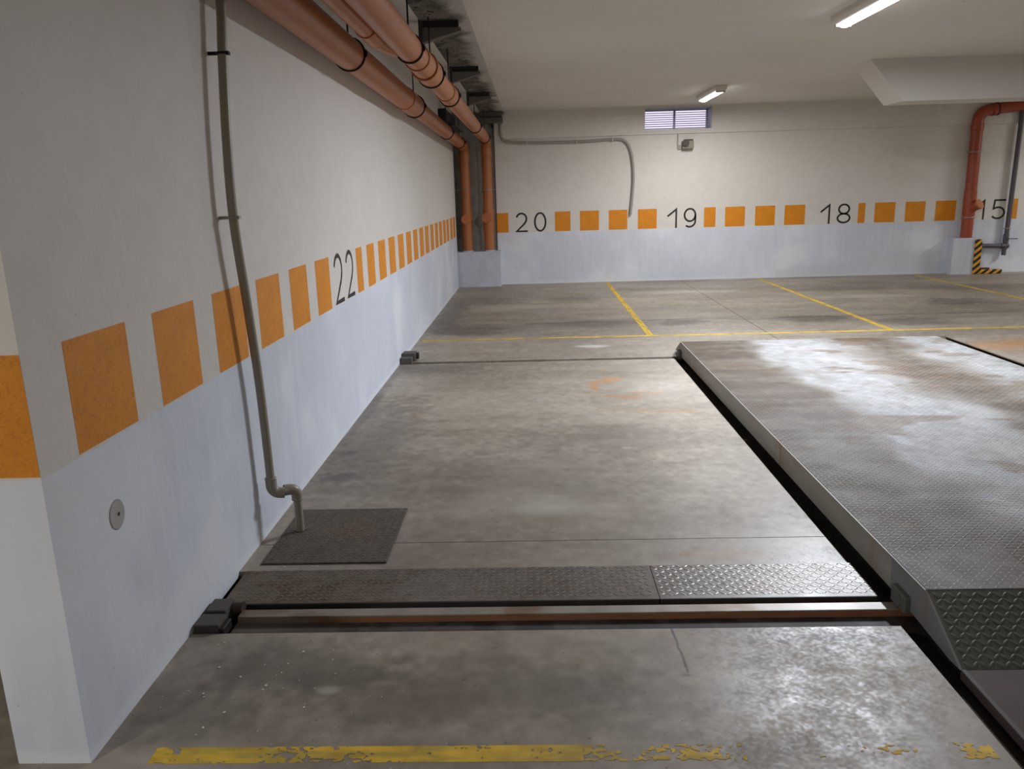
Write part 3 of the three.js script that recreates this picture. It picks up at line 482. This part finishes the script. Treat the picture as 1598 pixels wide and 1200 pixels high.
  const lip = obj('lip_plate', uvXZ(box(x0 + 0.012, x1, -0.006, 0.003, -2.404, -1.3), [x0, x1, -2.5, -1.3]), mat({ roughness: 0.75, map: tex(512, 256, (u, v) => { const n = fbm(u * 9, v * 6, 5), f = fbm(u * 60, v * 30, 3); return mixc([76, 54, 46], [50, 38, 36], n + (f - 0.5) * 0.4); }) }), t);
  obj('edge_flange', rbox(x0 - 0.004, x0 + 0.014, -0.03, 0.006, -2.404, -1.3, 0.003), mat({ color: 0x4a4140, roughness: 0.7 }), lip);
  for (const z of [-2.83, -7.61]) {
    const b = obj('wheel_bracket', [rbox(x0 - 0.03, x0 + 0.03, 0.0, 0.07, z - 0.06, z + 0.06, 0.008), cyl([x0 - 0.034, 0.035, z], [x0 - 0.028, 0.035, z], 0.03, 18)], mat({ color: 0x5e5e5b, roughness: 0.6 }), t);
    obj('wheel', cyl([x0 + 0.03, -0.02, z], [x0 + 0.075, -0.02, z], 0.03, 24), black, b);
  }
  for (const z of [-2.83, -7.61]) obj('wheel_bracket', rbox(x1 - 0.16, x1 - 0.09, -0.05, 0.07, z - 0.06, z + 0.06, 0.008), black, t);
}

// checker plate strips over the drive channel
const stripMat = mat({ roughness: 1, metalness: 0.2, map: tex(2048, 256, (u, v) => {
  const x = u * 2.7, z = v * 0.3, n = fbm(x * 3, z * 6, 5), f = fbm(x * 30, z * 30, 3), p = sm(0.95, 0.5, x + (n - 0.5) * 0.8);
  let c = mixc([118, 113, 107], [92, 87, 82], n); c = mixc(c, [104, 92, 78], p * 0.75); const r = sm(0.62, 0.72, fbm(x * 5 + 3, z * 9, 4)); c = mixc(c, [90, 62, 44], r * (x < 1.1 ? 0.5 : 0.2)); const g = (f - 0.5) * 36; return [c[0] + g, c[1] + g, c[2] + g];
}), roughnessMap: tex(512, 64, (u, v) => { const n = 80 + sm(0.5, 0.2, u) * 100 + fbm(u * 30, v * 4, 4) * 50; return [n, n, n]; }, false) });
const lugStrip = mat({ color: 0x9a958e, roughness: 0.3, metalness: 0.35 }), lugDirty = mat({ color: 0x746a5c, roughness: 0.6, metalness: 0.1 });
for (const [a, b, label] of [[0.035, 1.81, 'long dirty checker plate strip between the left wall and the plate seam'], [1.813, 2.672, 'short shiny checker plate strip ending beside the platform']]) {
  const t = thing('checker_plate_strip', label, 'steel plate', [a, -0.02, -2.905], 'checker plate strips');
  obj('plate', uvXZ(box(a, b, -0.006, 0.004, -3.2, -2.905), [0, 2.7, -3.2, -2.9]), stripMat, t);
  obj('front_lip', rbox(a, b, -0.055, 0.0045, -2.912, -2.902, 0.003), mat({ color: 0x2e2b28, roughness: 0.6, metalness: 0.2 }), t);
  lugs(t, a < 1 ? lugDirty : lugStrip, flatPlace(0.0038), a, b, -3.2, -2.91, (x) => a > 1 || x > 0.05);
}
{ // floor cover at the pipe foot
  const t = thing('floor_cover', 'dirty square checker plate cover on the floor at the foot of the water pipe', 'floor cover', [0.36, 0, -3.58]);
  const m = mat({ roughness: 0.75, map: tex(512, 512, (u, v) => { const n = fbm(u * 5, v * 5, 5), f = fbm(u * 40, v * 40, 3); let c = mixc([98, 90, 80], [74, 68, 62], n); c = mixc(c, [112, 82, 52], sm(0.3, 0.05, Math.hypot(u - 0.62, v - 0.45) + (n - 0.5) * 0.3) * 0.6); const g = (f - 0.5) * 40; return [c[0] + g, c[1] + g, c[2] + g]; }) });
  obj('plate', uvXZ(box(0.078, 0.645, 0.0012, 0.0075, -3.89, -3.266), [0.078, 0.645, -3.89, -3.266]), m, t);
  lugs(t, mat({ color: 0x63594c, roughness: 0.6 }), flatPlace(0.0073), 0.08, 0.645, -3.89, -3.268, (x, z) => Math.hypot(x - 0.155, z + 3.622) > 0.03);
  obj('pipe_notch', [box(0.08, 0.2, 0.0068, 0.0079, -3.635, -3.626), cyl([0.155, 0.006, -3.622], [0.155, 0.0082, -3.622], 0.026, 20)], black, t);
}
// rails
const railTop = mat({ roughness: 0.45, metalness: 0.25, map: tex(1024, 32, (u, v) => { const n = fbm(u * 40, v * 3, 4), r = fbm(u * 9 + 3, v, 4); return mixc(mixc([158, 152, 143], [128, 121, 112], n), [112, 82, 60], sm(0.55, 0.75, r) * 0.6); }) });
const railWeb = mat({ roughness: 0.55, map: tex(1024, 32, (u, v) => { const x = u * 2.6, n = fbm(u * 30, v * 2, 4); return mixc(mixc([142, 98, 68], [116, 78, 54], n), [118, 110, 98], sm(0.55, 0.2, x + (n - 0.5) * 0.5)); }) });
const railDark = mat({ roughness: 0.7, map: tex(1024, 32, (u, v) => { const x = u * 2.6, n = fbm(u * 34, v * 3, 4); return mixc(mixc([44, 40, 37], [72, 68, 66], sm(0.4, 0.7, n)), [104, 98, 88], sm(0.5, 0.1, x + (n - 0.5) * 0.4) * 0.8); }) });
{
  const t = thing('floor_rail', 'rusty steel rail in the front floor channel beside the checker plate strip', 'rail', [1.4, -0.06, -2.8], 'floor rails');
  const R = [0.12, 2.72, 0, 1];
  obj('rail_head', uvBy(rbox(0.135, 2.78, -0.006, 0.0, -2.868, -2.812, 0.002), (x, y, z) => [(x - 0.12) / 2.6, (z + 2.9) * 5]), railTop, t);
  obj('rail_web', uvBy(box(0.135, 2.78, -0.03, -0.0055, -2.86, -2.811), (x, y, z) => [(x - 0.12) / 2.6, -y * 20]), railWeb, t);
  obj('rail_flange', uvBy(rbox(0.125, 2.78, -0.06, -0.03, -2.87, -2.694, 0.004), (x, y, z) => [(x - 0.12) / 2.6, (z + 2.9) * 5]), railDark, t);
}
{
  const t = thing('floor_rail', 'dark narrow steel rail in the far floor channel behind the empty bay', 'rail', [1.4, -0.05, -7.6], 'floor rails');
  const m = mat({ color: 0x3a2c25, roughness: 0.7, metalness: 0.1 });
  obj('rail_head', rbox(0.13, 2.76, -0.04, -0.024, -7.63, -7.585, 0.003), m, t); obj('rail_flange', rbox(0.13, 2.76, -0.053, -0.04, -7.645, -7.565, 0.003), m, t);
}
// end stops
const stopMat = mat({ color: 0x5b5751, roughness: 0.75, bumpMap: grain(1), bumpScale: 0.004 });
{
  const t = thing('rail_end_stop', 'grey steel end stop of the front rail against the left wall', 'end stop', [0.06, -0.06, -2.82], 'rail end stops');
  obj('lower_block', rbox(0.008, 0.105, -0.025, 0.03, -2.79, -2.7, 0.006), stopMat, t);
  obj('upper_block', rbox(0.012, 0.095, -0.03, 0.035, -2.9, -2.8, 0.006), stopMat, t);
  obj('buffer', [cyl([0.095, 0.005, -2.87], [0.135, 0.005, -2.87], 0.026, 20), cyl([0.135, 0.005, -2.87], [0.14, 0.005, -2.87], 0.028, 20)], mat({ color: 0x3a2b22, roughness: 0.7 }), t);
  obj('clamp_bar', [rbox(0.105, 0.124, -0.025, 0.014, -2.78, -2.7, 0.003)], black, t);
}
{
  const t = thing('rail_end_stop', 'dark grey steel end stop of the far rail against the left wall', 'end stop', [0.06, -0.05, -7.62], 'rail end stops');
  obj('lower_block', rbox(0.005, 0.12, -0.05, 0.06, -7.65, -7.575, 0.006), stopMat, t); obj('upper_block', rbox(0.01, 0.14, 0.01, 0.085, -7.82, -7.69, 0.008), stopMat, t); obj('buffer', cyl([0.14, 0.047, -7.755], [0.165, 0.047, -7.755], 0.034, 18), black, t);
}
// litter
{
  const chip = new THREE.DodecahedronGeometry(1, 0); chip.scale(1, 0.35, 0.8);
  const spots = []; for (let i = 0; i < 38; i++) { const n = rnd(); spots.push(n < 0.6 ? [0.06 + rnd() * 0.6, -2.05 - rnd() * 0.6, 0.002 + rnd() * 0.004] : n < 0.8 ? [0.1 + rnd() * 0.25, -3.25 + rnd() * 0.05, 0.002 + rnd() * 0.004] : [0.1 + rnd() * 1.8, -2.2 - rnd() * 0.45, 0.0015 + rnd() * 0.003]); }
  const im = shadow(new THREE.InstancedMesh(chip, mat({ color: 0xcfcac2, roughness: 0.9 }), spots.length)), d = new THREE.Object3D();
  spots.forEach(([x, z, r], i) => { const y = z < -3.2 ? 0.0 : 0; d.position.set(x, y + r * 0.3, z); d.scale.setScalar(r); d.rotation.y = rnd() * 6; d.updateMatrix(); im.setMatrixAt(i, d.matrix); });
  im.name = 'paint_flakes'; im.userData.kind = 'stuff'; tag(im, 'small white paint flakes scattered on the floor along the left wall', 'paint flakes'); scene.add(im);
  const s = thing('screw', 'small pale screw lying in the dark gap beside the platform', 'screw', [2.7, -0.05, -5.08]);
  obj('shank', cyl([2.685, -0.045, -5.085], [2.722, -0.045, -5.1], 0.005, 10), mat({ color: 0xb8b2a4, roughness: 0.5 }), s); obj('head', cyl([2.68, -0.045, -5.083], [2.686, -0.045, -5.0855], 0.009, 12), mat({ color: 0xb8b2a4, roughness: 0.5 }), s);
}
renderer.render(scene, camera);
